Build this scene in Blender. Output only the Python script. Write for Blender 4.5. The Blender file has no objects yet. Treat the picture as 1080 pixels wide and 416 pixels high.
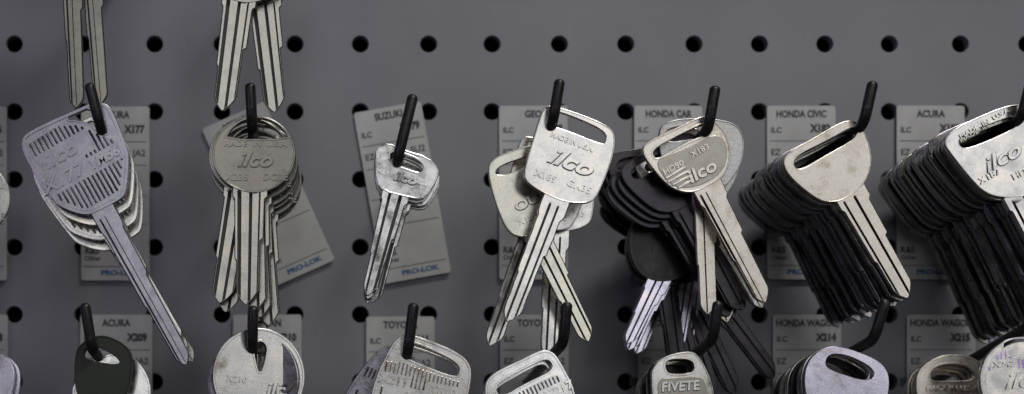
import bpy, bmesh, math, random
from mathutils import Vector, Matrix
R = math.radians
rng = random.Random(7)
sc = bpy.context.scene
C = sc.collection

# ------------------------------------------------------------------ units: 1 = 1 cm
D = 58.3            # camera to board
K = 28.1            # photo pixels per cm on the board plane
CX, CY = 310.0, 480.0
def W(px, py, d=0.0):
    s = (D - d) / D / K
    return Vector(((px - CX) * s, -d, -(py - CY) * s))
def S(d): return (D - d) / D / K

# ------------------------------------------------------------------ materials
def mat(name):
    m = bpy.data.materials.new(name); m.use_nodes = True
    return m, m.node_tree.nodes, m.node_tree.links, m.node_tree.nodes['Principled BSDF']

def ramp(N, stops):
    r = N.new('ShaderNodeValToRGB'); e = r.color_ramp.elements
    while len(e) < len(stops): e.new(0.5)
    for i, (p, c) in enumerate(stops):
        e[i].position = p; e[i].color = (*c, 1) if len(c) == 3 else c
    return r

def metal(name, col, rough=0.36, metallic=0.92, grain=0.25, tarnish=0.35, scale=1.0, tint=(0.9, 0.82, 0.72)):
    m, N, L, P = mat(name)
    tc = N.new('ShaderNodeTexCoord'); oi = N.new('ShaderNodeObjectInfo')
    add = N.new('ShaderNodeVectorMath'); add.operation = 'ADD'
    mul = N.new('ShaderNodeVectorMath'); mul.operation = 'SCALE'; mul.inputs[3].default_value = 1.0
    cmb = N.new('ShaderNodeCombineXYZ')
    mm = N.new('ShaderNodeMath'); mm.operation = 'MULTIPLY'; mm.inputs[1].default_value = 37.0
    L.new(oi.outputs['Random'], mm.inputs[0])
    for k in range(3): L.new(mm.outputs[0], cmb.inputs[k])
    L.new(tc.outputs['Object'], add.inputs[0]); L.new(cmb.outputs[0], add.inputs[1])
    n1 = N.new('ShaderNodeTexNoise'); n1.inputs['Scale'].default_value = 1.6 * scale; n1.inputs['Detail'].default_value = 7; n1.inputs['Roughness'].default_value = 0.65
    L.new(add.outputs[0], n1.inputs['Vector'])
    n2 = N.new('ShaderNodeTexNoise'); n2.inputs['Scale'].default_value = 11; n2.inputs['Detail'].default_value = 2; n2.inputs['Roughness'].default_value = 0.7
    L.new(add.outputs[0], n2.inputs['Vector'])
    dark = tuple(c * (1 - tarnish) * t for c, t in zip(col, tint))
    r = ramp(N, [(0.30, dark), (0.52, col), (0.75, tuple(min(1, c * 1.12) for c in col))])
    L.new(n1.outputs['Fac'], r.inputs[0])
    mx = N.new('ShaderNodeMix'); mx.data_type = 'RGBA'; mx.blend_type = 'MULTIPLY'; mx.inputs[0].default_value = 0.22
    r2 = ramp(N, [(0.3, (0.55, 0.55, 0.55)), (0.6, (1, 1, 1))])
    L.new(n2.outputs['Fac'], r2.inputs[0]); L.new(r.outputs[0], mx.inputs[6]); L.new(r2.outputs[0], mx.inputs[7])
    L.new(mx.outputs[2], P.inputs['Base Color'])
    # long fine scratches
    mp = N.new('ShaderNodeMapping'); mp.inputs['Rotation'].default_value = (0, 0.5, 0); mp.inputs['Scale'].default_value = (0.5, 1, 9)
    L.new(add.outputs[0], mp.inputs[0])
    n3 = N.new('ShaderNodeTexNoise'); n3.inputs['Scale'].default_value = 2.2; n3.inputs['Detail'].default_value = 3
    L.new(mp.outputs[0], n3.inputs['Vector'])
    rr = N.new('ShaderNodeMapRange'); rr.inputs[1].default_value = 0.3; rr.inputs[2].default_value = 0.7
    rr.inputs[3].default_value = rough - 0.09; rr.inputs[4].default_value = rough + 0.13
    L.new(n1.outputs['Fac'], rr.inputs[0]); L.new(rr.outputs[0], P.inputs['Roughness'])
    sm = N.new('ShaderNodeMath'); sm.operation = 'ADD'
    h = N.new('ShaderNodeMath'); h.operation = 'MULTIPLY'; h.inputs[1].default_value = 0.35
    L.new(n3.outputs['Fac'], h.inputs[0]); L.new(h.outputs[0], sm.inputs[0]); h2 = N.new('ShaderNodeMath'); h2.operation = 'MULTIPLY'; h2.inputs[1].default_value = 0.35; L.new(n2.outputs['Fac'], h2.inputs[0]); L.new(h2.outputs[0], sm.inputs[1])
    b = N.new('ShaderNodeBump'); b.inputs['Strength'].default_value = grain; b.inputs['Distance'].default_value = 0.03
    L.new(sm.outputs[0], b.inputs['Height'])
    n4 = N.new('ShaderNodeTexNoise'); n4.inputs['Scale'].default_value = 0.7; n4.inputs['Detail'].default_value = 1.0
    L.new(add.outputs[0], n4.inputs['Vector'])
    b2 = N.new('ShaderNodeBump'); b2.inputs['Strength'].default_value = 0.6; b2.inputs['Distance'].default_value = 0.035 if metallic > .5 else 0.01
    L.new(n4.outputs['Fac'], b2.inputs['Height']); L.new(b.outputs[0], b2.inputs['Normal']); L.new(b2.outputs[0], P.inputs['Normal'])
    P.inputs['Metallic'].default_value = metallic
    if metallic < 0.1: P.inputs['Specular IOR Level'].default_value = 0.35
    return m

M = {}
M['nickel'] = metal('nickel_plate', (0.62, 0.60, 0.575), rough=0.23, grain=0.08, tarnish=0.10)
M['grey'] = metal('grey_nickel', (0.20, 0.19, 0.17), rough=0.22, grain=0.10, tarnish=0.25)
M['worn'] = metal('worn_nickel', (0.62, 0.575, 0.51), rough=0.26, grain=0.10, tarnish=0.2)
M['lilac'] = metal('blued_nickel', (0.30, 0.29, 0.335), rough=0.25, grain=0.12, tarnish=0.2)
M['violet'] = metal('violet_lit_nickel', (0.70, 0.66, 0.78), rough=0.22, grain=0.07, tarnish=0.12)  # violet reflection on these keys is put into the base colour
M['bright'] = metal('bright_nickel', (0.70, 0.695, 0.68), rough=0.19, grain=0.06, tarnish=0.12)
M['brass'] = metal('dull_nickel_silver', (0.54, 0.52, 0.455), rough=0.22, grain=0.10, tarnish=0.25)
M['rough'] = metal('rough_cast_nickel', (0.50, 0.50, 0.50), rough=0.36, grain=0.8, tarnish=0.2)
M['panel'] = metal('dulled_panel_nickel', (0.36, 0.34, 0.30), rough=0.30, grain=0.15, tarnish=0.2)
M['grey2'] = metal('lit_grey_nickel', (0.40, 0.385, 0.35), rough=0.24, grain=0.1, tarnish=0.2)  # copy of grey with the light on round keys' blades painted in
M['tarnish'] = metal('dark_outline_metal', (0.20, 0.19, 0.17), rough=0.4, grain=0.1, metallic=0.9)  # dark metal for the copies under big letters
M['dark'] = metal('shaded_nickel', (0.055, 0.05, 0.058), rough=0.28, grain=0.15, tarnish=0.3)  # near-black base holds the shade on keys hanging behind
M['black'] = metal('black_plastic', (0.012, 0.011, 0.012), rough=0.28, metallic=0.0, grain=0.15)
M['hook'] = metal('black_painted_steel', (0.018, 0.017, 0.017), rough=0.40, metallic=0.15, grain=0.35)
M['green'] = metal('dark_green_plastic', (0.028, 0.034, 0.022), rough=0.42, metallic=0.0, grain=0.3, tint=(.8, 1, .8))

def hook_mat():
    m = metal('worn_black_hook', (0.02, 0.018, 0.018), rough=0.34, metallic=0.2, grain=0.35)
    N, L = m.node_tree.nodes, m.node_tree.links; P = N['Principled BSDF']
    tc = N.new('ShaderNodeTexCoord'); n = N.new('ShaderNodeTexNoise'); n.inputs['Scale'].default_value = 3.5; n.inputs['Detail'].default_value = 8; n.inputs['Roughness'].default_value = 0.75
    L.new(tc.outputs['Object'], n.inputs['Vector'])
    r = ramp(N, [(0.58, (0, 0, 0)), (0.66, (1, 1, 1))]); L.new(n.outputs['Fac'], r.inputs[0])
    mx = N.new('ShaderNodeMix'); mx.data_type = 'RGBA'
    old = P.inputs['Base Color'].links[0].from_socket
    L.new(r.outputs[0], mx.inputs[0]); L.new(old, mx.inputs[6]); mx.inputs[7].default_value = (0.16, 0.145, 0.13, 1)
    L.new(mx.outputs[2], P.inputs['Base Color']); L.new(r.outputs[0], P.inputs['Metallic'])
    return m
M['hook'] = hook_mat()

def board_mat():
    m, N, L, P = mat('grey_painted_hardboard')
    tc = N.new('ShaderNodeTexCoord')
    n = N.new('ShaderNodeTexNoise'); n.inputs['Scale'].default_value = 0.25; n.inputs['Detail'].default_value = 6
    n2 = N.new('ShaderNodeTexNoise'); n2.inputs['Scale'].default_value = 14; n2.inputs['Detail'].default_value = 4
    L.new(tc.outputs['Object'], n.inputs['Vector']); L.new(tc.outputs['Object'], n2.inputs['Vector'])
    r = ramp(N, [(0.35, (0.162, 0.165, 0.188)), (0.65, (0.190, 0.193, 0.216))])
    L.new(n.outputs['Fac'], r.inputs[0])
    # faint scuffs
    v = N.new('ShaderNodeTexNoise'); v.inputs['Scale'].default_value = 1.1; v.inputs['Detail'].default_value = 9; v.inputs['Roughness'].default_value = .75
    L.new(tc.outputs['Object'], v.inputs['Vector'])
    rs = ramp(N, [(0.62, (1, 1, 1)), (0.72, (1.12, 1.12, 1.12))])
    L.new(v.outputs['Fac'], rs.inputs[0])
    mx = N.new('ShaderNodeMix'); mx.data_type = 'RGBA'; mx.blend_type = 'MULTIPLY'; mx.inputs[0].default_value = 1
    L.new(r.outputs[0], mx.inputs[6]); L.new(rs.outputs[0], mx.inputs[7])
    mp = N.new('ShaderNodeMapping'); mp.inputs['Rotation'].default_value = (0, 0.35, 0); mp.inputs['Scale'].default_value = (5.5, 1, 0.35)
    L.new(tc.outputs['Object'], mp.inputs[0])
    sc_ = N.new('ShaderNodeTexNoise'); sc_.inputs['Scale'].default_value = 1.0; sc_.inputs['Detail'].default_value = 5; sc_.inputs['Roughness'].default_value = .6
    L.new(mp.outputs[0], sc_.inputs['Vector'])
    rc = ramp(N, [(0.66, (0, 0, 0)), (0.70, (0.5, 0.5, 0.5))]); L.new(sc_.outputs['Fac'], rc.inputs[0])
    m2 = N.new('ShaderNodeMix'); m2.data_type = 'RGBA'; L.new(rc.outputs[0], m2.inputs[0]); L.new(mx.outputs[2], m2.inputs[6]); m2.inputs[7].default_value = (0.25, 0.25, 0.265, 1)
    L.new(m2.outputs[2], P.inputs['Base Color'])
    P.inputs['Roughness'].default_value = 0.42
    b = N.new('ShaderNodeBump'); b.inputs['Strength'].default_value = 0.15; b.inputs['Distance'].default_value = 0.02
    L.new(n2.outputs['Fac'], b.inputs['Height']); L.new(b.outputs[0], P.inputs['Normal'])
    return m
M['board'] = board_mat()

def plain(name, col, rough=0.6, var=0.12, scale=3.0):
    m, N, L, P = mat(name)
    tc = N.new('ShaderNodeTexCoord')
    n = N.new('ShaderNodeTexNoise'); n.inputs['Scale'].default_value = scale; n.inputs['Detail'].default_value = 6
    L.new(tc.outputs['Object'], n.inputs['Vector'])
    r = ramp(N, [(0.3, tuple(c * (1 - var) for c in col)), (0.7, tuple(c * (1 + var) for c in col))])
    L.new(n.outputs['Fac'], r.inputs[0]); L.new(r.outputs[0], P.inputs['Base Color'])
    P.inputs['Roughness'].default_value = rough
    return m
M['card'] = plain('grey_white_card', (0.40, 0.40, 0.392), 0.42, 0.13, 0.7)
M['ink'] = plain('black_ink', (0.035, 0.035, 0.04), 0.6)
M['blue'] = plain('blue_ink', (0.035, 0.10, 0.22), 0.6)
M['wall'] = plain('dark_wall', (0.012, 0.012, 0.013), 0.8)
M['groove_shade'] = plain('dark_groove_shade', (0.06, 0.053, 0.048), 0.5)  # shade inside the milled grooves, put into a dark colour

# ------------------------------------------------------------------ mesh helpers
def chaikin(pts, n=2, q=0.25):
    for _ in range(n):
        out = []
        for i in range(len(pts)):
            a, b = pts[i], pts[(i + 1) % len(pts)]
            out.append((a[0] * (1 - q) + b[0] * q, a[1] * (1 - q) + b[1] * q))
            out.append((a[0] * q + b[0] * (1 - q), a[1] * q + b[1] * (1 - q)))
        pts = out
    return pts

def area(p): return 0.5 * sum(p[i][0] * p[(i + 1) % len(p)][1] - p[(i + 1) % len(p)][0] * p[i][1] for i in range(len(p)))

def inset(pts, t):
    """move every vertex of a closed outline inwards by t"""
    if area(pts) < 0: pts = pts[::-1]
    n = len(pts); out = []
    for i in range(n):
        p, a, b = Vector(pts[i]), Vector(pts[i - 1]), Vector(pts[(i + 1) % n])
        d1 = (p - a); d2 = (b - p)
        if d1.length < 1e-6 or d2.length < 1e-6: out.append(tuple(p)); continue
        d1.normalize(); d2.normalize()
        n1 = Vector((-d1.y, d1.x)); n2 = Vector((-d2.y, d2.x))
        m = n1 + n2
        if m.length < 1e-4: m = n1
        m.normalize(); k = max(0.4, m.dot(n1))
        out.append(tuple(p + m * (t / k)))
    return out

TO_XZ = Matrix.Rotation(R(90), 4, 'X')

def curve_mesh(loops, thick, bev=0.0, y=0.0):
    """closed 2-D loops (outline first, then holes) -> solid plate in the XZ plane, front towards -Y"""
    cu = bpy.data.curves.new('c', 'CURVE'); cu.dimensions = '2D'; cu.fill_mode = 'BOTH'
    cu.extrude = max(1e-4, thick / 2 - bev); cu.bevel_depth = bev; cu.bevel_resolution = 1; cu.offset = -bev
    for lp in loops:
        sp = cu.splines.new('POLY'); sp.points.add(len(lp) - 1); sp.use_cyclic_u = True
        for i, (a, b) in enumerate(lp): sp.points[i].co = (a, b, 0, 1)
    o = bpy.data.objects.new('c', cu); C.objects.link(o)
    dg = bpy.context.evaluated_depsgraph_get(); dg.update()
    me = bpy.data.meshes.new_from_object(o.evaluated_get(dg))
    bpy.data.objects.remove(o); bpy.data.curves.remove(cu)
    me.transform(Matrix.Translation((0, y, 0)) @ TO_XZ)
    me.materials.clear()
    return me

def text_mesh(s, size, x, z, y, ext=0.02, shear=0.0, bold=0.0, rot=0.0, align='CENTER', sx=1.0):
    cu = bpy.data.curves.new('t', 'FONT'); cu.body = s; cu.size = size; cu.extrude = ext; cu.shear = shear
    cu.offset = bold; cu.align_x = align; cu.align_y = 'CENTER'; cu.resolution_u = 3
    o = bpy.data.objects.new('t', cu); C.objects.link(o)
    dg = bpy.context.evaluated_depsgraph_get(); dg.update()
    me = bpy.data.meshes.new_from_object(o.evaluated_get(dg))
    bpy.data.objects.remove(o); bpy.data.curves.remove(cu)
    me.transform(Matrix.Translation((x, y, z)) @ Matrix.Rotation(-rot, 4, 'Y') @ TO_XZ @ Matrix.Diagonal((sx, 1, 1, 1)))
    me.materials.clear()
    return me

def merge(meshes, name):
    bm = bmesh.new()
    for m in meshes:
        bm.from_mesh(m)
    me = bpy.data.meshes.new(name); bm.to_mesh(me); bm.free()
    for m in meshes: bpy.data.meshes.remove(m)
    return me

def box_mesh(x0, x1, y0, y1, z0, z1):
    bm = bmesh.new(); r = bmesh.ops.create_cube(bm, size=1.0)
    bmesh.ops.scale(bm, vec=(x1 - x0, y1 - y0, z1 - z0), verts=bm.verts)
    bmesh.ops.translate(bm, vec=((x0 + x1) / 2, (y0 + y1) / 2, (z0 + z1) / 2), verts=bm.verts)
    me = bpy.data.meshes.new('b'); bm.to_mesh(me); bm.free(); return me

def link(name, me, material, parent=None, smooth=True):
    me.name = name
    mi = [p.material_index for p in me.polygons]
    me.materials.clear(); me.materials.append(material)
    if any(mi) and name == 'blade': me.materials.append(M['groove_shade']); me.polygons.foreach_set('material_index', mi)
    if smooth:
        me.polygons.foreach_set('use_smooth', [True] * len(me.polygons))
        me.update()
        try: me.set_sharp_from_angle(angle=R(35))
        except Exception: pass
    o = bpy.data.objects.new(name, me); C.objects.link(o)
    if parent: o.parent = parent
    return o

def empty(name, loc, label=None, cat=None, group=None):
    o = bpy.data.objects.new(name, None); o.empty_display_size = 0.3; C.objects.link(o); o.location = loc
    if label: o['label'] = label
    if cat: o['category'] = cat
    if group: o['group'] = group
    return o

def tube(pts, r, seg=14):
    """rounded polyline tube with domed end"""
    P = [Vector(p) for p in pts]; path = []
    for i, p in enumerate(P):
        if 0 < i < len(P) - 1:
            a = p + (P[i - 1] - p).normalized() * min(0.42, (P[i - 1] - p).length * .4)
            b = p + (P[i + 1] - p).normalized() * min(0.42, (P[i + 1] - p).length * .4)
            for k in range(7):
                t = k / 6; path.append(a * (1 - t) ** 2 + p * 2 * t * (1 - t) + b * t * t)
        else: path.append(p)
    dirn = (path[-1] - path[-2]).normalized()
    last = path[-1]; rad = [r] * len(path)
    for f in (0.35, 0.7, 0.92):
        path.append(last + dirn * r * 0.8 * f); rad.append(r * math.sqrt(max(0.02, 1 - f * f)))
    bm = bmesh.new(); rings = []; up = Vector((1, 0, 0))
    for i, p in enumerate(path):
        t = (path[min(i + 1, len(path) - 1)] - path[max(i - 1, 0)]).normalized()
        u = (up - t * up.dot(t)).normalized(); v = t.cross(u)
        rings.append([bm.verts.new(p + (u * math.cos(a) + v * math.sin(a)) * rad[i]) for a in [2 * math.pi * k / seg for k in range(seg)]])
    for a, b in zip(rings, rings[1:]):
        for k in range(seg): bm.faces.new((a[k], a[(k + 1) % seg], b[(k + 1) % seg], b[k]))
    bm.faces.new(rings[0][::-1]); bm.faces.new(rings[-1])
    bmesh.ops.recalc_face_normals(bm, faces=bm.faces)
    me = bpy.data.meshes.new('tube'); bm.to_mesh(me); bm.free(); return me

# ------------------------------------------------------------------ key blade: grooved, stepped bar
def blade_mesh(x0, z0, x1, z1, w, wt, grooves, th=0.2, step=0.16, tipside=0.15, wave=0.0, seed=0, stp=0.45):
    """grooves: list of (centre, width) as fractions of the blade width, -0.5..0.5"""
    rg = random.Random(seed)
    Lh = z0 - z1; n = 60; bm = bmesh.new(); rings = []
    gs = sorted(grooves); e = 0.035; gi = set()
    for i in range(n + 1):
        t = i / n; z = z0 - Lh * t; xc = x0 + (x1 - x0) * t
        ww = w + (wt - w) * t
        l = xc - ww / 2; r = xc + ww / 2
        if t > step:   # shoulders where the milling starts
            k = min(1, (t - step) / 0.02)
            l += 0.055 * ww * k; r -= 0.085 * ww * k
        if t > stp: k2 = min(1, (t - stp) / 0.012); r -= 0.09 * ww * k2
        if t > stp + 0.17: k2 = min(1, (t - stp - .17) / 0.012); l += 0.05 * ww * k2
        if wave:
            l += wave * 0.5 * math.sin(t * 41 + seed); r -= wave * 0.5 * (1 + math.sin(t * 33 + seed))
        tl = Lh * (1 - t); tip = ww * 0.50
        if tl < tip:
            q = 1 - tl / tip
            l += ww * 0.30 * q ** 1.9; r -= ww * 0.30 * q ** 1.6
            if tipside: l -= tipside * ww * q * 0.3; r -= tipside * ww * q * 0.3
        gk = max(0.0, min(1.0, (t - step * 0.55) / 0.05)); gk *= 1.0
        front = [(l, -th / 2 + e), (l + e, -th / 2)]; back = [(r, th / 2 - e), (r - e, th / 2), (l + e, th / 2), (l, th / 2 - e)]
        for (c, gw) in gs:
            gw *= 0.72
            a = xc + (c - gw / 2) * ww; b = xc + (c + gw / 2) * ww
            a = min(max(a, l + e * 1.2), r - e * 1.2); b = min(max(b, l + e * 1.2), r - e * 1.2)
            dep = 0.115 * gk if b - a > 0.02 else 0
            m = min(0.02, (b - a) * .25)
            gi.update((len(front), len(front) + 1, len(front) + 2))
            front += [(a, -th / 2), (a + m, -th / 2 + dep), (b - m, -th / 2 + dep), (b, -th / 2)]
        front += [(r - e, -th / 2), (r, -th / 2 + e)]
        rings.append([bm.verts.new((x, y, z)) for x, y in front + back])
    m = len(rings[0])
    for a, b in zip(rings, rings[1:]):
        for k in range(m):
            f = bm.faces.new((a[k], a[(k + 1) % m], b[(k + 1) % m], b[k]))
            if k in gi and abs(b[k].co.y + th / 2) + abs(b[k + 1].co.y + th / 2) > 0.03: f.material_index = 1
    bm.faces.new(rings[0][::-1]); bm.faces.new(rings[-1])
    bmesh.ops.recalc_face_normals(bm, faces=bm.faces)
    me = bpy.data.meshes.new('blade'); bm.to_mesh(me); bm.free(); return me

def spans(poly, x):
    zs = []
    for i in range(len(poly)):
        (ax, az), (bx, bz) = poly[i], poly[(i + 1) % len(poly)]
        if (ax - x) * (bx - x) < 0: zs.append(az + (bz - az) * (x - ax) / (bx - ax))
    zs.sort(); return list(zip(zs[0::2], zs[1::2]))

def inside(hole, poly):
    x = sum(p[0] for p in hole) / len(hole); z = sum(p[1] for p in hole) / len(hole)
    return any(a < z < b for a, b in spans(poly, x))

def rib_mesh(poly, holes, pitch, y, h=0.035, wid=0.55):
    bm = bmesh.new(); xs = [p[0] for p in poly]; x = min(xs) + pitch
    while x < max(xs) - pitch * .5:
        for a, b in spans(poly, x):
            segs = [(a + 0.03, b - 0.03)]
            for hp in holes:
                for ha, hb in spans(hp, x):
                    ns = []
                    for s0, s1 in segs:
                        if hb + .05 < s0 or ha - .05 > s1: ns.append((s0, s1)); continue
                        if ha - .05 > s0: ns.append((s0, ha - .05))
                        if hb + .05 < s1: ns.append((hb + .05, s1))
                    segs = ns
            for s0, s1 in segs:
                if s1 - s0 < 0.06: continue
                w = pitch * wid / 2
                v = [bm.verts.new(c) for c in ((x - w, y, s0), (x + w, y, s0), (x, y - h, s0 + .02), (x - w, y, s1), (x + w, y, s1), (x, y - h, s1 - .02))]
                for f in ((0, 1, 2), (3, 5, 4), (0, 2, 5, 3), (1, 4, 5, 2), (0, 3, 4, 1)): bm.faces.new([v[k] for k in f])
        x += pitch
    bmesh.ops.recalc_face_normals(bm, faces=bm.faces)
    me = bpy.data.meshes.new('ribs'); bm.to_mesh(me); bm.free(); return me

# ------------------------------------------------------------------ key kinds, traced at their own depth
class Kind: pass
def circle(cx, cy, rx, ry, n=40, a0=0, a1=360):
    return [(cx + rx * math.cos(R(a0 + (a1 - a0) * k / n)), cy + ry * math.sin(R(a0 + (a1 - a0) * k / n))) for k in range(n)]

def make_kind(name, d, piv, rot, bow, slot, blade, texts=(), ribs=None, bmat='nickel', rim=0.10, smooth=2, slot_smooth=2,
              grooves=((-0.12, 0.13), (0.16, 0.1)), plate=None, stripes=None, neck=None, wave=0.0, th=0.2, ribpitch=0.1, blademat=None, ribhole=None, step=0.16):
    s = S(d); k = Kind(); th_r = R(-rot)
    def cv(p):
        x = (p[0] - piv[0]) * s; z = -(p[1] - piv[1]) * s
        return (x * math.cos(th_r) - z * math.sin(th_r), x * math.sin(th_r) + z * math.cos(th_r))
    cb = chaikin([cv(p) for p in bow], smooth); cs = chaikin([cv(p) for p in slot], slot_smooth)
    me = [curve_mesh([cb, cs], th, 0.022)]
    if rim:
        ro = inset(cb, 0.012); ri = inset(cb, rim)
        me.append(curve_mesh([ro, ri], th + 0.045, 0.012))
        so = inset(cs, -0.075); si = inset(cs, -0.01)
        if rim > 0.05: me.append(curve_mesh([so, si], th + 0.03, 0.010))
    if plate:
        pl = chaikin([cv(p) for p in plate], 2); k_plate = curve_mesh([pl], 0.05, 0.014, -th / 2)
    k.root = bpy.data.objects.new('key', None); k.root.empty_display_size = 0.3
    C.objects.link(k.root)
    k.bow = link('bow', merge(me, 'bow'), M[bmat], k.root)
    if plate: link('raised_panel', k_plate, M['panel'], k.bow)
    x0, z0 = cv(blade[0]); x1, z1 = cv(blade[1])
    k.blade = link('blade', blade_mesh(x0, z0 + 0.25, x1, z1, blade[2] * s, blade[3] * s, grooves, th=th - 0.006, wave=wave, seed=len(name), step=step), M[blademat or bmat], k.root)
    yf = -th / 2
    tm = []; gr = []
    boxes = []
    for (t, x, y, h, shear, bold, sx) in texts:
        a, b = cv((x, y))
        big = h >= 10
        up = 0.03 if plate else 0.012
        lt = text_mesh(t, h * s * 1.25, a, b, yf - up - (0.02 if big else 0.008), 0.03, shear, max(0.4, bold * 0.5) * s * (1 if big else 0.45), 0, 'CENTER', sx)
        tm.append(lt)
        if big: gr.append(text_mesh(t, h * s * 1.25, a + 0.4 * s, b - 0.5 * s, yf - up + 0.008, 0.006 + (0.03 if plate else 0) * 0, shear, (max(0.4, bold * 0.5) + 0.6) * s, 0, 'CENTER', sx))  # darker, slightly larger copy set under each big word
        hw = len(t) * h * s * 0.42 * sx; hh = h * s * 0.62
        boxes.append([(a - hw, b - hh), (a + hw, b - hh), (a + hw, b + hh), (a - hw, b + hh)])
    if stripes:
        for (p, q, wd) in stripes:
            a = Vector(cv(p)); b = Vector(cv(q)); n = (b - a).normalized(); n = Vector((-n.y, n.x)) * wd * s / 2
            tm.append(curve_mesh([[tuple(a - n), tuple(b - n), tuple(b + n), tuple(a + n)]], 0.06, 0.01, yf - 0.04))
    if tm:
        for q_, m_ in enumerate(tm):
            link('embossed_lettering' if q_ < len(texts) else 'raised_stripe', m_, M[bmat], k.bow, smooth=False)
        for m_ in gr: link('dark_outline', m_, M['tarnish'], k.bow, smooth=False)
    if ribs:
        rp = [cv(p) for p in ribs]
        rb = rib_mesh(rp, boxes + [cs], ribpitch, yf - 0.008)
        link('ribbed_panel', merge([rb, curve_mesh([rp], 0.02, 0.0, yf - 0.001)] if not any(min(q[1] for q in cs) < p[1] and inside(cs, rp) for p in rp[:1]) else [rb, curve_mesh([rp, inset(cs, -0.03)], 0.02, 0.0, yf - 0.001)], 'rp'), M[bmat], k.bow, smooth=False)
    k.piv = piv; k.d = d; k.rot = rot; k.used = False; k.name = name
    return k

def kids(o): return [c for c in bpy.data.objects if c.parent == o]
def place(kind, loc, rot, label, group, yaw=0.0, tilt=0.0, material=None, name='door_key'):
    if not kind.used and material is None:
        o = kind.root; kind.used = True
    else:
        o = kind.root.copy(); C.objects.link(o)
        for ch in kind.parts:
            c = ch.copy(); C.objects.link(c); c.parent = o
            if material: 
                c.material_slots[0].link = 'OBJECT'; c.material_slots[0].material = M[material]
            for g in kind.sub.get(ch.name, []):
                e = g.copy(); C.objects.link(e); e.parent = c
                if material:
                    e.material_slots[0].link = 'OBJECT'; e.material_slots[0].material = M[material]
    o.name = name
    o.location = loc
    o.rotation_euler = (R(tilt), -R(rot), R(yaw))
    o['label'] = label; o['category'] = 'key'
    if group: o['group'] = group
    return o

# ------------------------------------------------------------------ the board
HX = [-201, -129, -57, 15, 87, 163, 234, 311, 380, 452, 519, 590, 660, 732, 801, 870, 938, 1013, 1083, 1154, 1225]
HY = [118 - 71.3 * k for k in range(6, 0, -1)] + [118, 189.5, 261, 332, 403, 474.5, 546]
a = W(-250, -350); b = W(1290, 600)
loops = [[(a.x, b.z), (b.x, b.z), (b.x, a.z), (a.x, a.z)]]
for hx in HX:
    for hy in HY:
        p = W(hx, hy)
        loops.append([(p.x + 0.315 * math.cos(t * math.pi / 12), p.z + 0.315 * math.sin(t * math.pi / 12)) for t in range(24)])
bo = link('pegboard', curve_mesh(loops, 0.5, 0.02, 0.25), M['board'], smooth=False); bo['kind'] = 'structure'
w = link('wall', box_mesh(a.x, b.x, 1.6, 2.0, b.z, a.z), M['wall'], smooth=False); w['kind'] = 'structure'

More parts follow.
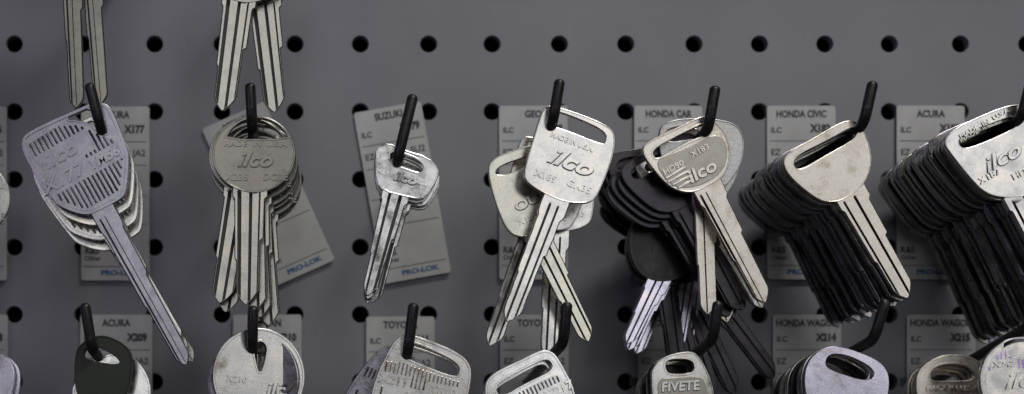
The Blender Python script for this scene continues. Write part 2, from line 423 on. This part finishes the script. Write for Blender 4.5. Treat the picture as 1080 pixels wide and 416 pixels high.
# ------------------------------------------------------------------ tags
ORD = ['front', 'second', 'third', 'fourth', 'fifth', 'sixth', 'seventh', 'eighth', 'ninth', 'tenth', 'eleventh', 'twelfth', 'thirteenth',
       'fourteenth', 'fifteenth', 'sixteenth', 'seventeenth', 'eighteenth', 'nineteenth', 'twentieth', 'twenty-first', 'twenty-second',
       'twenty-third', 'twenty-fourth', 'twenty-fifth', 'twenty-sixth', 'twenty-seventh', 'twenty-eighth', 'twenty-ninth', 'thirtieth']
def tag(cx, cy, rot, title, code, label, extra='JA2', wpx=72, low='', d=0.12):
    wc = wpx / K; hc = 183 / K
    p = W(cx, cy, 0) + Vector((0, -d, 0))
    o = empty('label_tag', p, label, 'tag', 'paper tags hanging behind the keys')
    o.rotation_euler = (R(rng.uniform(-0.6, 0.2)), -R(rot), R(rng.uniform(-1, 1)))
    outl = chaikin([(-wc / 2, -hc / 2), (wc / 2, -hc / 2), (wc / 2, hc / 2), (-wc / 2, hc / 2)], 0)
    r = 0.1; outl = []
    for (sx, sz, a0) in ((1, 1, 0), (-1, 1, 90), (-1, -1, 180), (1, -1, 270)):
        for k in range(4):
            t = R(a0 + 30 * k); outl.append((sx * (wc / 2 - r) + r * math.cos(t), sz * (hc / 2 - r) + r * math.sin(t)))
    hole = [(0.29 * math.cos(R(a)), 0.55 + 0.29 * math.sin(R(a))) for a in range(0, 360, 20)]
    link('card', curve_mesh([outl, hole], 0.05, 0.006), M['card'], o, smooth=False)
    y = -0.031; e = 0.003
    tm = [text_mesh(title, 0.36, 0, hc / 2 - 0.32, y, e, 0, 0.014, sx=0.80 if len(title) > 8 else 0.86),
          text_mesh('ILC', 0.28, -wc / 2 + 0.14, hc / 2 - 0.92, y, e, 0, 0.008, align='LEFT'),
          text_mesh(code, 0.38, wc / 2 - 0.2, hc / 2 - 0.86, y, e, 0, 0.024, align='RIGHT', sx=0.86),
          text_mesh('EZ', 0.32, -wc / 2 + 0.14, hc / 2 - 1.75, y, e, 0, 0.006, align='LEFT'),
          text_mesh(extra, 0.34, wc / 2 - 0.14, hc / 2 - 1.75, y, e, 0, 0.006, align='RIGHT'),
          text_mesh('R&S', 0.32, -wc / 2 + 0.14, -hc / 2 + 1.10, y, e, 0, 0.008, align='LEFT'),
          text_mesh('Other', 0.24, -wc / 2 + 0.14, -hc / 2 + 0.82, y, e, 0, 0.003, align='LEFT')]
    if low: tm.append(text_mesh(low, 0.40, wc / 2 - 0.2, -0.35, y, e, 0, 0.006, align='RIGHT'))
    for nm, m_ in zip(('heading', 'maker_line', 'code_number', 'cross_reference', 'cross_reference', 'cross_reference', 'cross_reference', 'code_number'), tm):
        link(nm, m_, M['ink'], o, smooth=False)
    lm = [box_mesh(-wc / 2 + .1, wc / 2 - .1, y - e, y + e, z - .012, z + .012) for z in (hc / 2 - 1.32, hc / 2 - 2.2, -0.1, -1.15, -hc / 2 + 0.52)]
    for m_ in lm: link('ruled_line', m_, M['ink'], o, smooth=False)
    link('blue_lettering', text_mesh('PRO-LOK', 0.25, 0.15, -hc / 2 + 0.28, y, e, 0, 0.012, sx=1.3), M['blue'], o, smooth=False)
    return o

tag(-28, 205, 0, 'ACURA', 'X176', 'white tag cut off at the left edge beside the dark hole, upper row')
tag(-27, 424, 0, 'ACURA', 'X208', 'white tag cut off at the bottom left corner of the board')
tag(122, 205, 0, 'ACURA', 'X177', 'tag half hidden by the large ribbed key with its blade pointing lower right', extra='JA2', wpx=72)
tag(283, 206, 24, 'NISSAN', 'X190', 'steeply tilted tag behind the bunch of round keys, its blue footer out to the right', low='M216')
tag(424, 204, 10, 'SUZUKI', 'X179', 'slightly tilted tag behind the bunch of small silver keys, blank card showing below them', extra='SU2')
tag(562, 204, 0, 'GEO', 'X189', 'upright tag behind the pale key with a long slot, fourth hook of the middle row')
tag(704, 204, 0, 'HONDA CAR', 'X183', 'upright tag behind the black key bunch, tag with its heading cut by a key slot')
tag(844, 204, 0, 'HONDA CIVIC', 'X182', 'upright tag left above the pale blank key with a black slot')
tag(980, 204, 0, 'ACURA', 'X187', 'upright tag above the thick key stack at the right, upper row')
tag(123, 424, 0, 'ACURA', 'X209', 'tag behind the dark green headed key in the lower row', wpx=76)
tag(282, 424, 0, 'NISSAN', 'X210', 'tag mostly hidden behind two large round key heads in the lower row')
tag(422, 426, 0, 'TOYOTA', 'X211', 'tag behind the upright black hook tip and ribbed silver key, lower row')
tag(563, 424, 0, 'TOYOTA', 'X217', 'tag behind three crossing key blades, lower row')
tag(708, 424, 0, 'HONDA CAR', 'X213', 'dim tag behind the dark fanned blades, lower row')
tag(850, 424, 0, 'HONDA WAGON', 'X214', 'clear tag left of the bent hook above the shiny lilac key, lower row')
tag(991, 424, 0, 'HONDA WAGON', 'X215', 'tag lowest right, under the thick dark stack of blades')
# ------------------------------------------------------------------ hooks
BD = 7.2
HOOKS = {  # name: base px on the board, bend px, tip px
    'u0': ((-22, 189), (-70, 130), (-78, 90)), 'u1': ((125, 189), (106, 134), (95, 92)), 'u2': ((272, 189), (266, 133), (264, 92)),
    'u3': ((418, 189), (419, 170), (435, 104)), 'u4': ((556, 189), (583, 129), (590, 88)), 'u5': ((696, 189), (747, 136), (754, 95)),
    'u6': ((840, 189), (911, 131), (920, 90)), 'u7': ((978, 189), (1078, 124), (1088, 84)),
    'l0': ((-22, 403), (-72, 365), (-80, 322)), 'l1': ((125, 403), (97, 368), (90, 324)), 'l2': ((272, 403), (266, 366), (267, 327)),
    'l3': ((418, 403), (430, 372), (436, 324)), 'l4': ((556, 403), (594, 362), (598, 323)), 'l5': ((696, 403), (752, 358), (757, 322)),
    'l6': ((840, 403), (922, 358), (933, 320)), 'l7': ((982, 403), (1086, 344), (1096, 300)),
    't1': ((125, -25), (90, -100), (80, -140)), 't2': ((272, -25), (266, -100), (264, -140))}
HL = {'u0': 'black hook just off the left edge, upper row', 'u1': 'black hook through the big ribbed key at the left', 'u2': 'black hook dipping into the half moon slot of the round key',
      'u3': 'black hook rising from the small silver keys', 'u4': 'black hook in the left end of the pale key slot', 'u5': 'bent black hook at the top right of the striped logo key',
      'u6': 'bent black hook through the pale blank key', 'u7': 'black hook at the right edge through the thick key stack', 'l0': 'black hook off the lower left edge',
      'l1': 'upright black hook tip over the dark green key head', 'l2': 'black hook ending between two large round key heads', 'l3': 'upright black hook tip above the ribbed slotted key',
      'l4': 'bent black hook beside the right hand crossing blade, lower row', 'l5': 'bent black hook in front of dark fanned blades', 'l6': 'bent black hook into the shiny lilac key',
      'l7': 'long black hook running right into the lower right round key', 't1': 'black hook over the topmost left keys', 't2': 'black hook over the topmost round key pair'}
def rod(h, d):
    b, e, t = HOOKS[h]; B = W(*b, 0); E = W(*e, BD)
    return B + (E - B) * (d / BD)
for h, (b_, e_, t_) in HOOKS.items():
    B = W(*b_, 0); E = W(*e_, BD); T = W(*t_, BD + 0.25)
    o = empty('peg_hook', B, HL[h], 'hook', 'black hooks plugged into the board')
    pts = [B + Vector((0, 0.6, 0)), B + Vector((0, -0.3, 0)), E, T]
    if h == 'u0': pass
    link('rod', tube([p - B for p in pts], 0.18), M['hook'], o)
    link('back_plate', box_mesh(-1.15, 1.15, -0.05, -0.004, -0.16, 0.16), M['hook'], o, smooth=False)

# ------------------------------------------------------------------ key kinds
DF = 6.7
KN = {}
KN['ribbed'] = make_kind('ribbed', DF, (106, 132), 29.5,
    [(22, 150), (27, 141), (60, 125), (88, 113), (98, 108), (112, 109), (120, 119), (135, 156), (137, 170), (134, 205), (127, 212), (104, 224), (91, 229), (64, 220), (54, 210), (27, 168)],
    [(70, 127), (78, 120), (90, 115), (106, 121), (115, 141), (108, 142), (96, 131), (82, 127)],
    ((108, 221), (198, 384), 27, 22),
    texts=[('ilco', 64, 165, 17, 0.25, 0.9, 1.25), ('X177', 67, 190, 15, 0.2, 0.6, 1.15), ('YM56', 110, 168, 12, 0.2, 0.4, 1.0)],
    ribs=[(30, 153), (62, 133), (82, 132), (104, 142), (125, 150), (130, 170), (127, 202), (92, 222), (66, 213), (34, 166)],
    bmat='lilac', rim=0.13, ribpitch=0.16, grooves=((-0.27, 0.11), (-0.05, 0.05)))
KN['ribbedshort'] = make_kind('ribbedshort', DF, (106, 132), 29.5,
    [(22, 150), (27, 141), (60, 125), (88, 113), (98, 108), (112, 109), (120, 119), (135, 156), (137, 170), (134, 205), (127, 212), (104, 224), (91, 229), (64, 220), (54, 210), (27, 168)],
    [(70, 127), (78, 120), (90, 115), (106, 121), (115, 141), (108, 142), (96, 131), (82, 127)],
    ((108, 221), (181, 353), 26, 21),
    ribs=[(30, 153), (62, 133), (82, 132), (104, 142), (125, 150), (130, 170), (127, 202), (92, 222), (66, 213), (34, 166)],
    bmat='nickel', rim=0.13, ribpitch=0.16, grooves=((-0.27, 0.11), (-0.05, 0.05)))
KN['round'] = make_kind('round', DF, (266, 133), -0.5,
    circle(268, 163.5, 44, 41),
    [(239, 147), (244, 137), (258, 127), (272, 125.5), (286, 128), (299, 138), (304, 147)],
    ((264, 203), (262, 321), 38, 33),
    texts=[('MADE  IN  U.S.A.', 270, 153, 6.5, 0, 0.15, 1.15), ('ilco', 268, 170, 17, 0.35, 0.8, 1.2), ('X238', 250, 188, 8, 0.1, 0.2, 1.1), ('DC3E', 290, 188, 8, 0.1, 0.2, 1.1)],
    bmat='grey', blademat='grey2', smooth=1, slot_smooth=1, rim=0.07, grooves=((-0.3, 0.16), (0.02, 0.13), (0.27, 0.07)), step=0.1)
KN['small'] = make_kind('small', DF, (418, 166), -15.5,
    [(395, 163), (399, 154), (409, 151), (427, 159), (451, 166), (463, 178), (462, 188), (453, 204), (445, 212), (428, 209), (404, 203), (396, 193)],
    [(411, 163), (417, 161), (440, 169), (447, 176), (444, 183), (436, 181), (416, 174), (412, 170)],
    ((417, 206), (389, 312), 31, 21),
    texts=[('ilco', 427, 189, 11, 0.2, 0.4, 1.2), ('X179', 405, 183, 6, 0, 0.2, 1), ('SUZ11', 447, 194, 6, 0, 0.2, 1)],
    bmat='bright', rim=0.06, grooves=((-0.2, 0.14), (0.18, 0.18)), step=0.12, smooth=1)
KN['slotted'] = make_kind('slotted', DF, (583, 127), -20.5,
    [(571, 118), (576, 112), (586, 113), (612, 121), (643, 134), (649, 145), (646, 168), (630, 208), (620, 216), (596, 215), (574, 206), (553, 192), (552, 180), (562, 146)],
    [(579, 119), (584, 117), (612, 127), (639, 140), (638, 152), (632, 152), (600, 139), (580, 133)],
    ((586, 213), (537, 340), 30, 27),
    texts=[('MADE IN U.S.A.', 603, 151, 6, 0, 0.2, 0.95), ('ilco', 600, 172, 19, 0.35, 1.0, 1.4), ('X189', 575, 187, 8, 0, .3, 1.1), ('GM35', 610, 198, 8, 0, .3, 1.1)],
    bmat='nickel', rim=0.05, grooves=((-0.16, 0.13), (0.14, 0.11)), wave=0.012)
KN['striped'] = make_kind('striped', DF, (745, 137), 27.3,
    [(676, 160), (680, 151), (706, 139), (742, 121), (752, 127), (767, 143), (771, 167), (763, 187), (752, 194), (734, 204), (718, 204), (702, 196), (682, 172)],
    [(687, 159), (712, 145), (742, 131), (752, 136), (748, 141), (722, 151), (697, 166), (690, 168)],
    ((746, 198), (808, 318), 33, 25),
    texts=[('ilco', 739, 182, 15, 0.1, 0.9, 1.2), ('X183', 737, 160, 7, 0, .3, 1.1), ('HD90', 709, 178, 7, 0, .3, 1.1)],
    plate=[(690, 173), (700, 166), (730, 154), (752, 142), (763, 148), (767, 166), (760, 184), (738, 197), (716, 200), (702, 192)],
    stripes=[((701, 189), (722, 177), 2.4), ((703, 193), (726, 181), 2.4), ((708, 196), (728, 186), 2.4), ((714, 199), (729, 191), 2.4)],
    bmat='worn', rim=0.06, grooves=((-0.34, 0.12), (-0.14, 0.06)))
KN['blank'] = make_kind('blank', DF, (899, 142), 29,
    [(824, 172), (829, 162), (856, 147), (884, 130), (898, 127), (909, 134), (917, 155), (919, 173), (913, 191), (905, 201), (888, 213), (870, 215), (854, 207), (830, 186)],
    [(836, 171), (843, 163), (872, 149), (898, 134), (905, 138), (898, 149), (872, 163), (846, 179), (838, 178)],
    ((898, 208), (958, 313), 36, 30), bmat='worn', rim=0.045, grooves=((-0.3, 0.1), (0.05, 0.12)), step=0.12)
KN['wide'] = make_kind('wide', DF, (1068, 130), 29,
    [(994, 152), (1000, 139), (1030, 124), (1060, 112), (1082, 110), (1100, 122), (1112, 150), (1112, 180), (1100, 198), (1086, 208), (1056, 210), (1038, 205), (1024, 192), (1000, 162)],
    [(1009, 149), (1018, 141), (1040, 133), (1066, 123), (1074, 127), (1070, 135), (1046, 147), (1020, 157), (1012, 156)],
    ((1078, 208), (1136, 324), 40, 34),
    texts=[('MADE  IN  U.S.A.', 1037, 131, 5.5, 0, .15, 1.2), ('ilco', 1054, 168, 18, 0.35, .6, 1.3), ('X187', 1042, 187, 8, 0, .3, 1.1), ('HD91', 1078, 182, 8, 0, .3, 1.1)],
    bmat='nickel', rim=0.05, grooves=((-0.3, 0.1), (0.02, 0.1)), step=0.1)
KN['brassy'] = make_kind('brassy', 5.6, (566, 164), 25.8,
    [(513, 182), (518, 168), (540, 159), (566, 152), (582, 157), (590, 180), (588, 226), (574, 246), (552, 252), (536, 247), (524, 222)],
    [(521, 184), (526, 176), (548, 168), (568, 163), (572, 170), (552, 178), (530, 186)],
    ((566, 245), (622, 359), 29, 25),
    texts=[('OUR', 560, 212, 11, 0, .7, 1.3), ('X189', 556, 232, 7, 0, .3, 1.1)],
    bmat='brass', rim=0.05, grooves=((-0.18, 0.12), (0.16, 0.12)))
KN['cast'] = make_kind('cast', 6.0, (746, 140), 2,
    [(693, 140), (700, 130), (722, 126), (758, 127), (778, 134), (784, 150), (782, 172), (770, 192), (756, 204), (728, 204), (706, 190), (694, 165)],
    [(700, 144), (704, 136), (740, 133), (754, 137), (752, 146), (728, 148), (704, 152)],
    ((742, 202), (747, 332), 27, 25), bmat='rough', blademat='worn', rim=0.05, grooves=((-0.1, 0.08),), smooth=2)
KN['longblank'] = make_kind('longblank', DF, (899, 142), 29,
    [(824, 172), (829, 162), (856, 147), (884, 130), (898, 127), (909, 134), (917, 155), (919, 173), (913, 191), (905, 201), (888, 213), (870, 215), (854, 207), (830, 186)],
    [(836, 171), (843, 163), (872, 149), (898, 134), (905, 138), (898, 149), (872, 163), (846, 179), (838, 178)],
    ((898, 208), (996, 385), 34, 28), bmat='dark', rim=0.045, grooves=((-0.3, 0.1), (0.05, 0.12)), step=0.12)
KN['longhead'] = make_kind('longhead', 4.6, (728, 157), -22,
    [(713, 146), (738, 144), (752, 170), (752, 225), (744, 272), (722, 294), (690, 298), (670, 284), (662, 256), (668, 232), (690, 190)],
    [(721, 154), (727, 151), (736, 155), (735, 162), (727, 164), (721, 160)],
    ((700, 288), (664, 362), 26, 20), bmat='black', rim=0.16, th=0.34, blademat='violet', step=0.3)
# lower row
KN['plastic'] = make_kind('plastic', DF, (96, 372), 3,
    [(79, 378), (83, 365), (98, 355), (114, 354), (134, 364), (141, 378), (137, 408), (128, 432), (108, 446), (90, 436), (79, 410)],
    [(88, 376), (92, 367), (104, 366), (122, 376), (128, 383), (120, 385), (94, 380)],
    ((108, 440), (112, 560), 28, 24), bmat='green', rim=0.05, th=0.3, blademat='nickel')
KN['disc'] = make_kind('disc', DF, (268, 372), 0,
    circle(268, 395, 50, 51),
    [(261, 368), (263, 361), (268, 358), (273, 361), (275, 368), (271, 390), (267, 390)],
    ((268, 444), (268, 570), 34, 29),
    texts=[('ilco', 292, 408, 15, 0.2, .5, 1.2), ('MADE IN U.S.A.', 268, 431, 6, 0, .2, 1), ('X210', 244, 400, 8, 0, .2, 1)],
    bmat='nickel', smooth=1, rim=0.09)
KN['ribslot'] = make_kind('ribslot', DF, (432, 368), -12,
    [(389, 424), (396, 398), (406, 376), (417, 357), (430, 352), (450, 358), (486, 373), (497, 386), (497, 402), (490, 436), (474, 454), (440, 456), (404, 446)],
    [(424, 364), (432, 361), (456, 370), (484, 384), (484, 396), (476, 397), (450, 387), (426, 377)],
    ((440, 450), (416, 570), 30, 26),
    texts=[('X211', 415, 402, 10, 0, .3, 1.1), ('TR47', 468, 414, 10, 0, .3, 1.1), ('ilco', 440, 424, 18, 0.2, .6, 1.2)],
    ribs=[(398, 410), (407, 380), (424, 382), (484, 402), (488, 412), (480, 436), (440, 448), (400, 436)], bmat='nickel', rim=0.09, ribpitch=0.135)
KN['ribslant'] = make_kind('ribslant', DF, (579, 380), 25,
    [(510, 412), (513, 400), (524, 391), (550, 379), (570, 369), (582, 370), (590, 380), (608, 414), (606, 440), (586, 460), (558, 462), (530, 448), (514, 428)],
    [(523, 410), (527, 403), (552, 390), (576, 378), (583, 386), (578, 393), (552, 405), (532, 417), (525, 416)],
    ((580, 456), (632, 566), 31, 27),
    texts=[('X217', 589, 412, 10, 0, .3, 1.1), ('ilco', 564, 430, 16, 0.2, .6, 1.2)],
    ribs=[(528, 424), (536, 418), (584, 396), (590, 396), (601, 418), (598, 440), (578, 452), (542, 446)], bmat='bright', rim=0.09, ribpitch=0.135)
KN['panel'] = make_kind('panel', DF, (728, 380), 3,
    [(686, 404), (686, 390), (698, 376), (726, 370), (736, 374), (750, 400), (754, 426), (742, 448), (704, 450), (688, 432)],
    [(701, 389), (702, 381), (712, 379), (729, 380), (732, 390), (726, 394), (706, 395)],
    ((722, 446), (728, 560), 30, 26),
    texts=[('FIVETE', 716, 408, 11, 0.1, .4, 1.0), ('ilco', 718, 428, 15, 0.2, .5, 1.2)],
    plate=[(692, 400), (706, 399), (730, 397), (743, 400), (746, 426), (736, 442), (708, 444), (694, 428)],
    bmat='nickel', rim=0.06)
KN['glossy'] = make_kind('glossy', DF, (880, 382), 10,
    [(847, 408), (848, 390), (856, 375), (872, 365), (888, 366), (918, 376), (934, 388), (938, 404), (932, 434), (912, 452), (876, 454), (854, 440)],
    [(869, 384), (873, 374), (890, 374), (914, 385), (922, 394), (917, 402), (900, 399), (874, 390)],
    ((894, 448), (914, 560), 32, 27), bmat='violet', rim=0.0)
KN['arch'] = make_kind('arch', 4.6, (1012, 386), 0,
    [(964, 408), (966, 394), (974, 384), (990, 375), (1012, 373), (1032, 380), (1044, 396), (1044, 424), (1030, 444), (988, 446), (968, 430)],
    [(979, 396), (984, 388), (1000, 384), (1018, 386), (1026, 393), (1025, 401), (1006, 402), (982, 402)],
    ((1006, 440), (1006, 540), 30, 26),
    texts=[('MADE IN U.S.A.', 1004, 410, 6.5, 0, .2, 1.05), ('ilco', 1004, 424, 14, .3, .5, 1.2)], bmat='worn', rim=0.08)
KN['coin'] = make_kind('coin', DF, (1076, 366), 4,
    circle(1079, 402, 47, 47),
    [(1056, 366), (1060, 360), (1078, 358), (1098, 361), (1104, 372), (1096, 378), (1078, 378), (1062, 375)],
    ((1079, 446), (1083, 560), 34, 30),
    texts=[('X242', 1057, 385, 7.5, 0, .25, 1.1), ('ilco', 1079, 402, 19, .3, .6, 1.3), ('TR47', 1080, 424, 8, 0, .25, 1.1)],
    ribs=circle(1079, 402, 41, 41), ribpitch=0.14, bmat='nickel', smooth=1, rim=0.06)
for k in KN.values():
    k.parts = kids(k.root); k.sub = {p.name: kids(p) for p in k.parts}

# ------------------------------------------------------------------ hang the keys
def bunch(kind, hook, specs, desc, group, name='door_key', first=None):
    """specs: (depth, rot offset, dx px, dy px, yaw, material or None)"""
    k = KN[kind]; F = W(*k.piv, k.d); off = F - rod(hook, k.d)
    if off.length > 1.5: off = Vector((0, 0, -0.12))
    for i, sp in enumerate(specs):
        d, dr, dx, dy, yaw, mt = (list(sp) + [0] * 6)[:6]
        p = rod(hook, d) + off + Vector((dx / K, 0, -dy / K))
        lab = (first if (i == 0 and first) else ORD[i] + ' key from the front in ' + desc)
        place(k, p, k.rot + dr, lab, group, yaw, (list(sp) + [0] * 8)[6] or 0, mt or None, name)
def stack(kind, hook, n, d0, d1, jit, desc, group, first=None, drift=0.0, tilt=0.0, bowdrop=0.0, mats=None):
    specs = []
    for i in range(n):
        t = i / max(1, n - 1)
        d = d0 + (d1 - d0) * t
        j = 0 if i == 0 else rng.gauss(0, jit * .6)
        if i: d += rng.uniform(-.05, .05)
        specs.append((d, j + drift * t, 0 if i == 0 else rng.uniform(-2, 2), 0 if i == 0 else rng.uniform(-2, 2.5) + bowdrop * t, 0 if i == 0 else rng.uniform(-2.5, 2.5),
                      (mats[i % len(mats)] if mats and i else None), tilt))
    bunch(kind, hook, specs, desc, group, first=first)

bunch('ribbed', 'u1', [(DF, 0, 0, 0, 0, None)],
      'x', 'large ribbed keys on the first hook', first='large grey ribbed angular key with embossed panels, its blade pointing lower right')
bunch('ribbedshort', 'u1', [(6.1, 1.5, 3, 6), (5.4, 2.5, 5, 16), (4.7, 3.5, 7, 22, 3)],
      'the three ribbed heads behind the large angular key', 'large ribbed keys on the first hook', first='ribbed head peeping out just behind the large angular ribbed key')
bunch('round', 'u2', [(DF, 0, 0, 0), (6.4, -8.5, 0, 0), (6.1, 2.5, 1, 3), (5.8, -7, 0, 5), (5.5, 4, 1, 7), (5.2, 3, 2, 9), (4.8, 6, 3, 12), (4.3, 4.5, 3, 14)],
      'the bunch of round headed keys on the second hook', 'round headed keys on the second hook', first='round headed key with half moon slot in front of its bunch')
bunch('small', 'u3', [(DF, 0, 0, 0), (6.45, 0.5, -1, 3), (6.2, 1.5, 1, 6), (5.9, -1, 2, 8)],
      'the bunch of small silver keys', 'small silver keys on the third hook', first='small bright silver key with an oblong slot hanging in front, blade towards lower left')
bunch('slotted', 'u4', [(DF, 0, 0, 0), (4.9, 1, -15, 14), (4.4, 18, -14, 20)],
      'the bunch of pale slotted keys', 'pale slotted keys on the fourth hook', first='pale rounded square key with long slot and large slanted lettering, blade towards lower left')
bunch('brassy', 'u4', [(5.6, 0, 0, 0)], 'x', None, first='yellowish grey key half hidden behind the pale slotted key, blade towards lower right')
bunch('striped', 'u5', [(DF, 0, 0, 0), (5.7, 3, -3, 4, 0, 'nickel')], 'the pair of striped logo keys', 'striped logo keys on the fifth hook',
      first='cream coloured key with raised stripes and lettering, blade towards lower right')
bunch('cast', 'u5', [(6.1, 0, 0, 0), (5.3, 8, 0, 6)], 'the grainy light grey keys behind the striped key', 'grainy grey keys on the fifth hook',
      first='grainy light grey key right behind the striped key, its blade straight down')
# dark keys behind on the fifth hook
bunch('blank', 'u5', [(5.9 - i * 0.24, (-2, 2, -1, 3)[i], -8 - i * 4, 4 + i * 3, 0, 'dark') for i in range(4)],
      'the dark heads behind the striped key', 'dark headed keys on the fifth hook', first='foremost dark flat head behind the striped key')
bunch('longblank', 'u5', [(3.7 - i * 0.26, (-21, -16, -11, -4, 8)[i], -4 - i * 3, i * 3) for i in range(5)],
      'the long dark blades fanned to the lower right', 'long dark blades on the fifth hook', first='foremost of the long dark blades fanned below the striped key')
bunch('longhead', 'u5', [(4.3 - i * 0.42, (0, 2, 17, 19, 5)[i], (0, -3, -4, 0, 2)[i], (0, 3, -6, -3, 0)[i]) for i in range(5)],
      'the black headed keys with lilac blades', 'long black headed keys on the fifth hook', first='foremost long black headed key, lilac blade towards lower left')
stack('blank', 'u6', 26, DF, 1.6, 1.9, 'the thick stack behind the pale blank key', 'stacked keys on the sixth hook',
      first='pale smooth blank key with black slot in front of a thick stack', drift=-3, mats=['lilac', 'grey2', 'lilac', 'grey', 'lilac'])
stack('wide', 'u7', 28, DF, 1.3, 1.7, 'the thickest stack, at the right edge', 'stacked keys on the seventh hook',
      first='wide pale key cut off by the right edge, in front of the thickest stack', drift=-3, mats=['lilac', 'grey2', 'lilac', 'grey', 'lilac'])
bunch('round', 'u0', [(3.4, 6, 8, 14, 0, 'nickel')], 'x', None, first='key cut off by the left edge in the middle row, only its right rim showing')
# lower row
bunch('plastic', 'l1', [(DF, 0, 0, 0)], 'x', None, first='key with dark green plastic head on the lower left hook')
bunch('arch', 'l1', [(5.6, 30, 8, 6, 0, 'bright')], 'x', None, first='silver key peeping out right of the dark green key head')
bunch('disc', 'l2', [(DF, -3, 5, 2, 14), (6.2, 8, -3, 3, -16), (5.7, 12, -5, 3, -8)], 'the large round keys of the lower row', 'large round keys in the lower row',
      first='large round key head turned right, in front on the second lower hook')
bunch('ribslot', 'l3', [(DF, 0, 0, 0), (6.2, 3, -2, 2), (5.6, -14, -14, 6, 0, 'lilac')], 'the ribbed slotted keys of the lower row', 'ribbed slotted keys in the lower row',
      first='silver ribbed key with wide open slot under the upright hook tip')
bunch('ribslant', 'l4', [(DF, 0, 0, 0), (6.3, 2, -2, 2)], 'the slanted ribbed keys of the lower row', 'slanted ribbed keys in the lower row',
      first='slanted bright key with long black slot and ribbed head, lower row')
stack('panel', 'l5', 7, DF, 4.6, 2.5, 'the lower row stack below the dark fanned blades', 'stacked keys on the fifth lower hook',
      first='silver key with a raised lettered panel below the dark fanned blades', drift=4, mats=['nickel', 'dark', 'brass'])
stack('glossy', 'l6', 9, DF, 3.6, 2.0, 'the glossy lower row stack', 'stacked keys on the sixth lower hook',
      first='shiny lilac and white key with smooth head on the bent hook, lower row', drift=-6, mats=['nickel', 'bright', 'nickel', 'dark'])
bunch('coin', 'l7', [(DF, 0, 0, 0)], 'x', None, first='round ribbed key cut off by the lower right corner')
bunch('arch', 'l7', [(4.6, 0, 0, 0), (4.3, 3, 0, 1), (4.0, -3, 0, 2), (3.7, 2, 0, 3)], 'the stack of arched keys left of the corner key', 'arched keys on the seventh lower hook',
      first='arched grey key seen behind and left of the corner key')
bunch('glossy', 'l0', [(6.0, 0, 20, 0), (5.6, 4, 22, 2)], 'the pair cut off at the lower left corner', 'keys at the lower left corner',
      first='shiny key head cut off by the lower left corner')
# row above: only the ends show between the middle row heads
k = KN['ribbed']
for i, (px, py, r) in enumerate(((112, -148, 3), (128, -150, 5))):
    place(k, W(px, py, 5.8 - i * .5), r, ('left' if i == 0 else 'right') + ' long blade hanging down above the large ribbed key, from the topmost row', 'long keys of the topmost row', 0, 0, 'grey')
k = KN['round']
for i, (px, py, r) in enumerate(((262, -66, -7), (272, -64, 7))):
    place(k, W(px, py, 5.8 - i * .5), r, ('left' if i == 0 else 'right') + ' blade tip above the round headed key, from the topmost row', 'round keys of the topmost row', 0, 0, 'grey2')

# ------------------------------------------------------------------ camera
cam = bpy.data.cameras.new('camera'); co = bpy.data.objects.new('camera', cam); C.objects.link(co)
co.location = (0, -D, 0); co.rotation_euler = (R(90), 0, 0)
cam.sensor_width = 36; cam.lens = 36 * D / (1080 / K)
cam.shift_x = (540 - CX) / 1080; cam.shift_y = (CY - 208) / 1080
cam.clip_start = 0.5; cam.clip_end = 2000
cam.dof.use_dof = True; cam.dof.focus_distance = D - 6.6; cam.dof.aperture_fstop = 0.078
sc.camera = co

# ------------------------------------------------------------------ light: dim room, big soft lamps
wd = bpy.data.worlds.new('World'); sc.world = wd; wd.use_nodes = True
bg = wd.node_tree.nodes['Background']; bg.inputs[0].default_value = (0.9, 0.9, 1.0, 1); bg.inputs[1].default_value = 0.025
def lamp(name, loc, aim, sx, sy, power, col):
    l = bpy.data.lights.new(name, 'AREA'); l.shape = 'RECTANGLE'; l.size = sx; l.size_y = sy; l.energy = power; l.color = col
    o = bpy.data.objects.new(name, l); C.objects.link(o); o.location = loc
    o.rotation_euler = (Vector(aim) - Vector(loc)).to_track_quat('-Z', 'Y').to_euler()
    return o
lamp('ceiling_lamp', (35, -58, 88), (10, 0, 6), 40, 14, 47000, (1.0, 0.96, 0.92))
for i, x in enumerate((-14, 36, 86)):  # unseen front panels, added for reflections and brightness on the keys
    lamp('added_front_light', (x, -150, 48), (10, 0, 8), 30, 88, 16500, (0.95, 0.97, 1.0))
lamp('side_display_light', (-85, -75, 6), (10, 0, 5), 18, 40, 7000, (0.66, 0.50, 1.0))

sc.render.engine = 'CYCLES'
sc.view_settings.view_transform = 'Standard'; sc.view_settings.look = 'None'
sc.view_settings.exposure = 0.0; sc.view_settings.gamma = 1.0
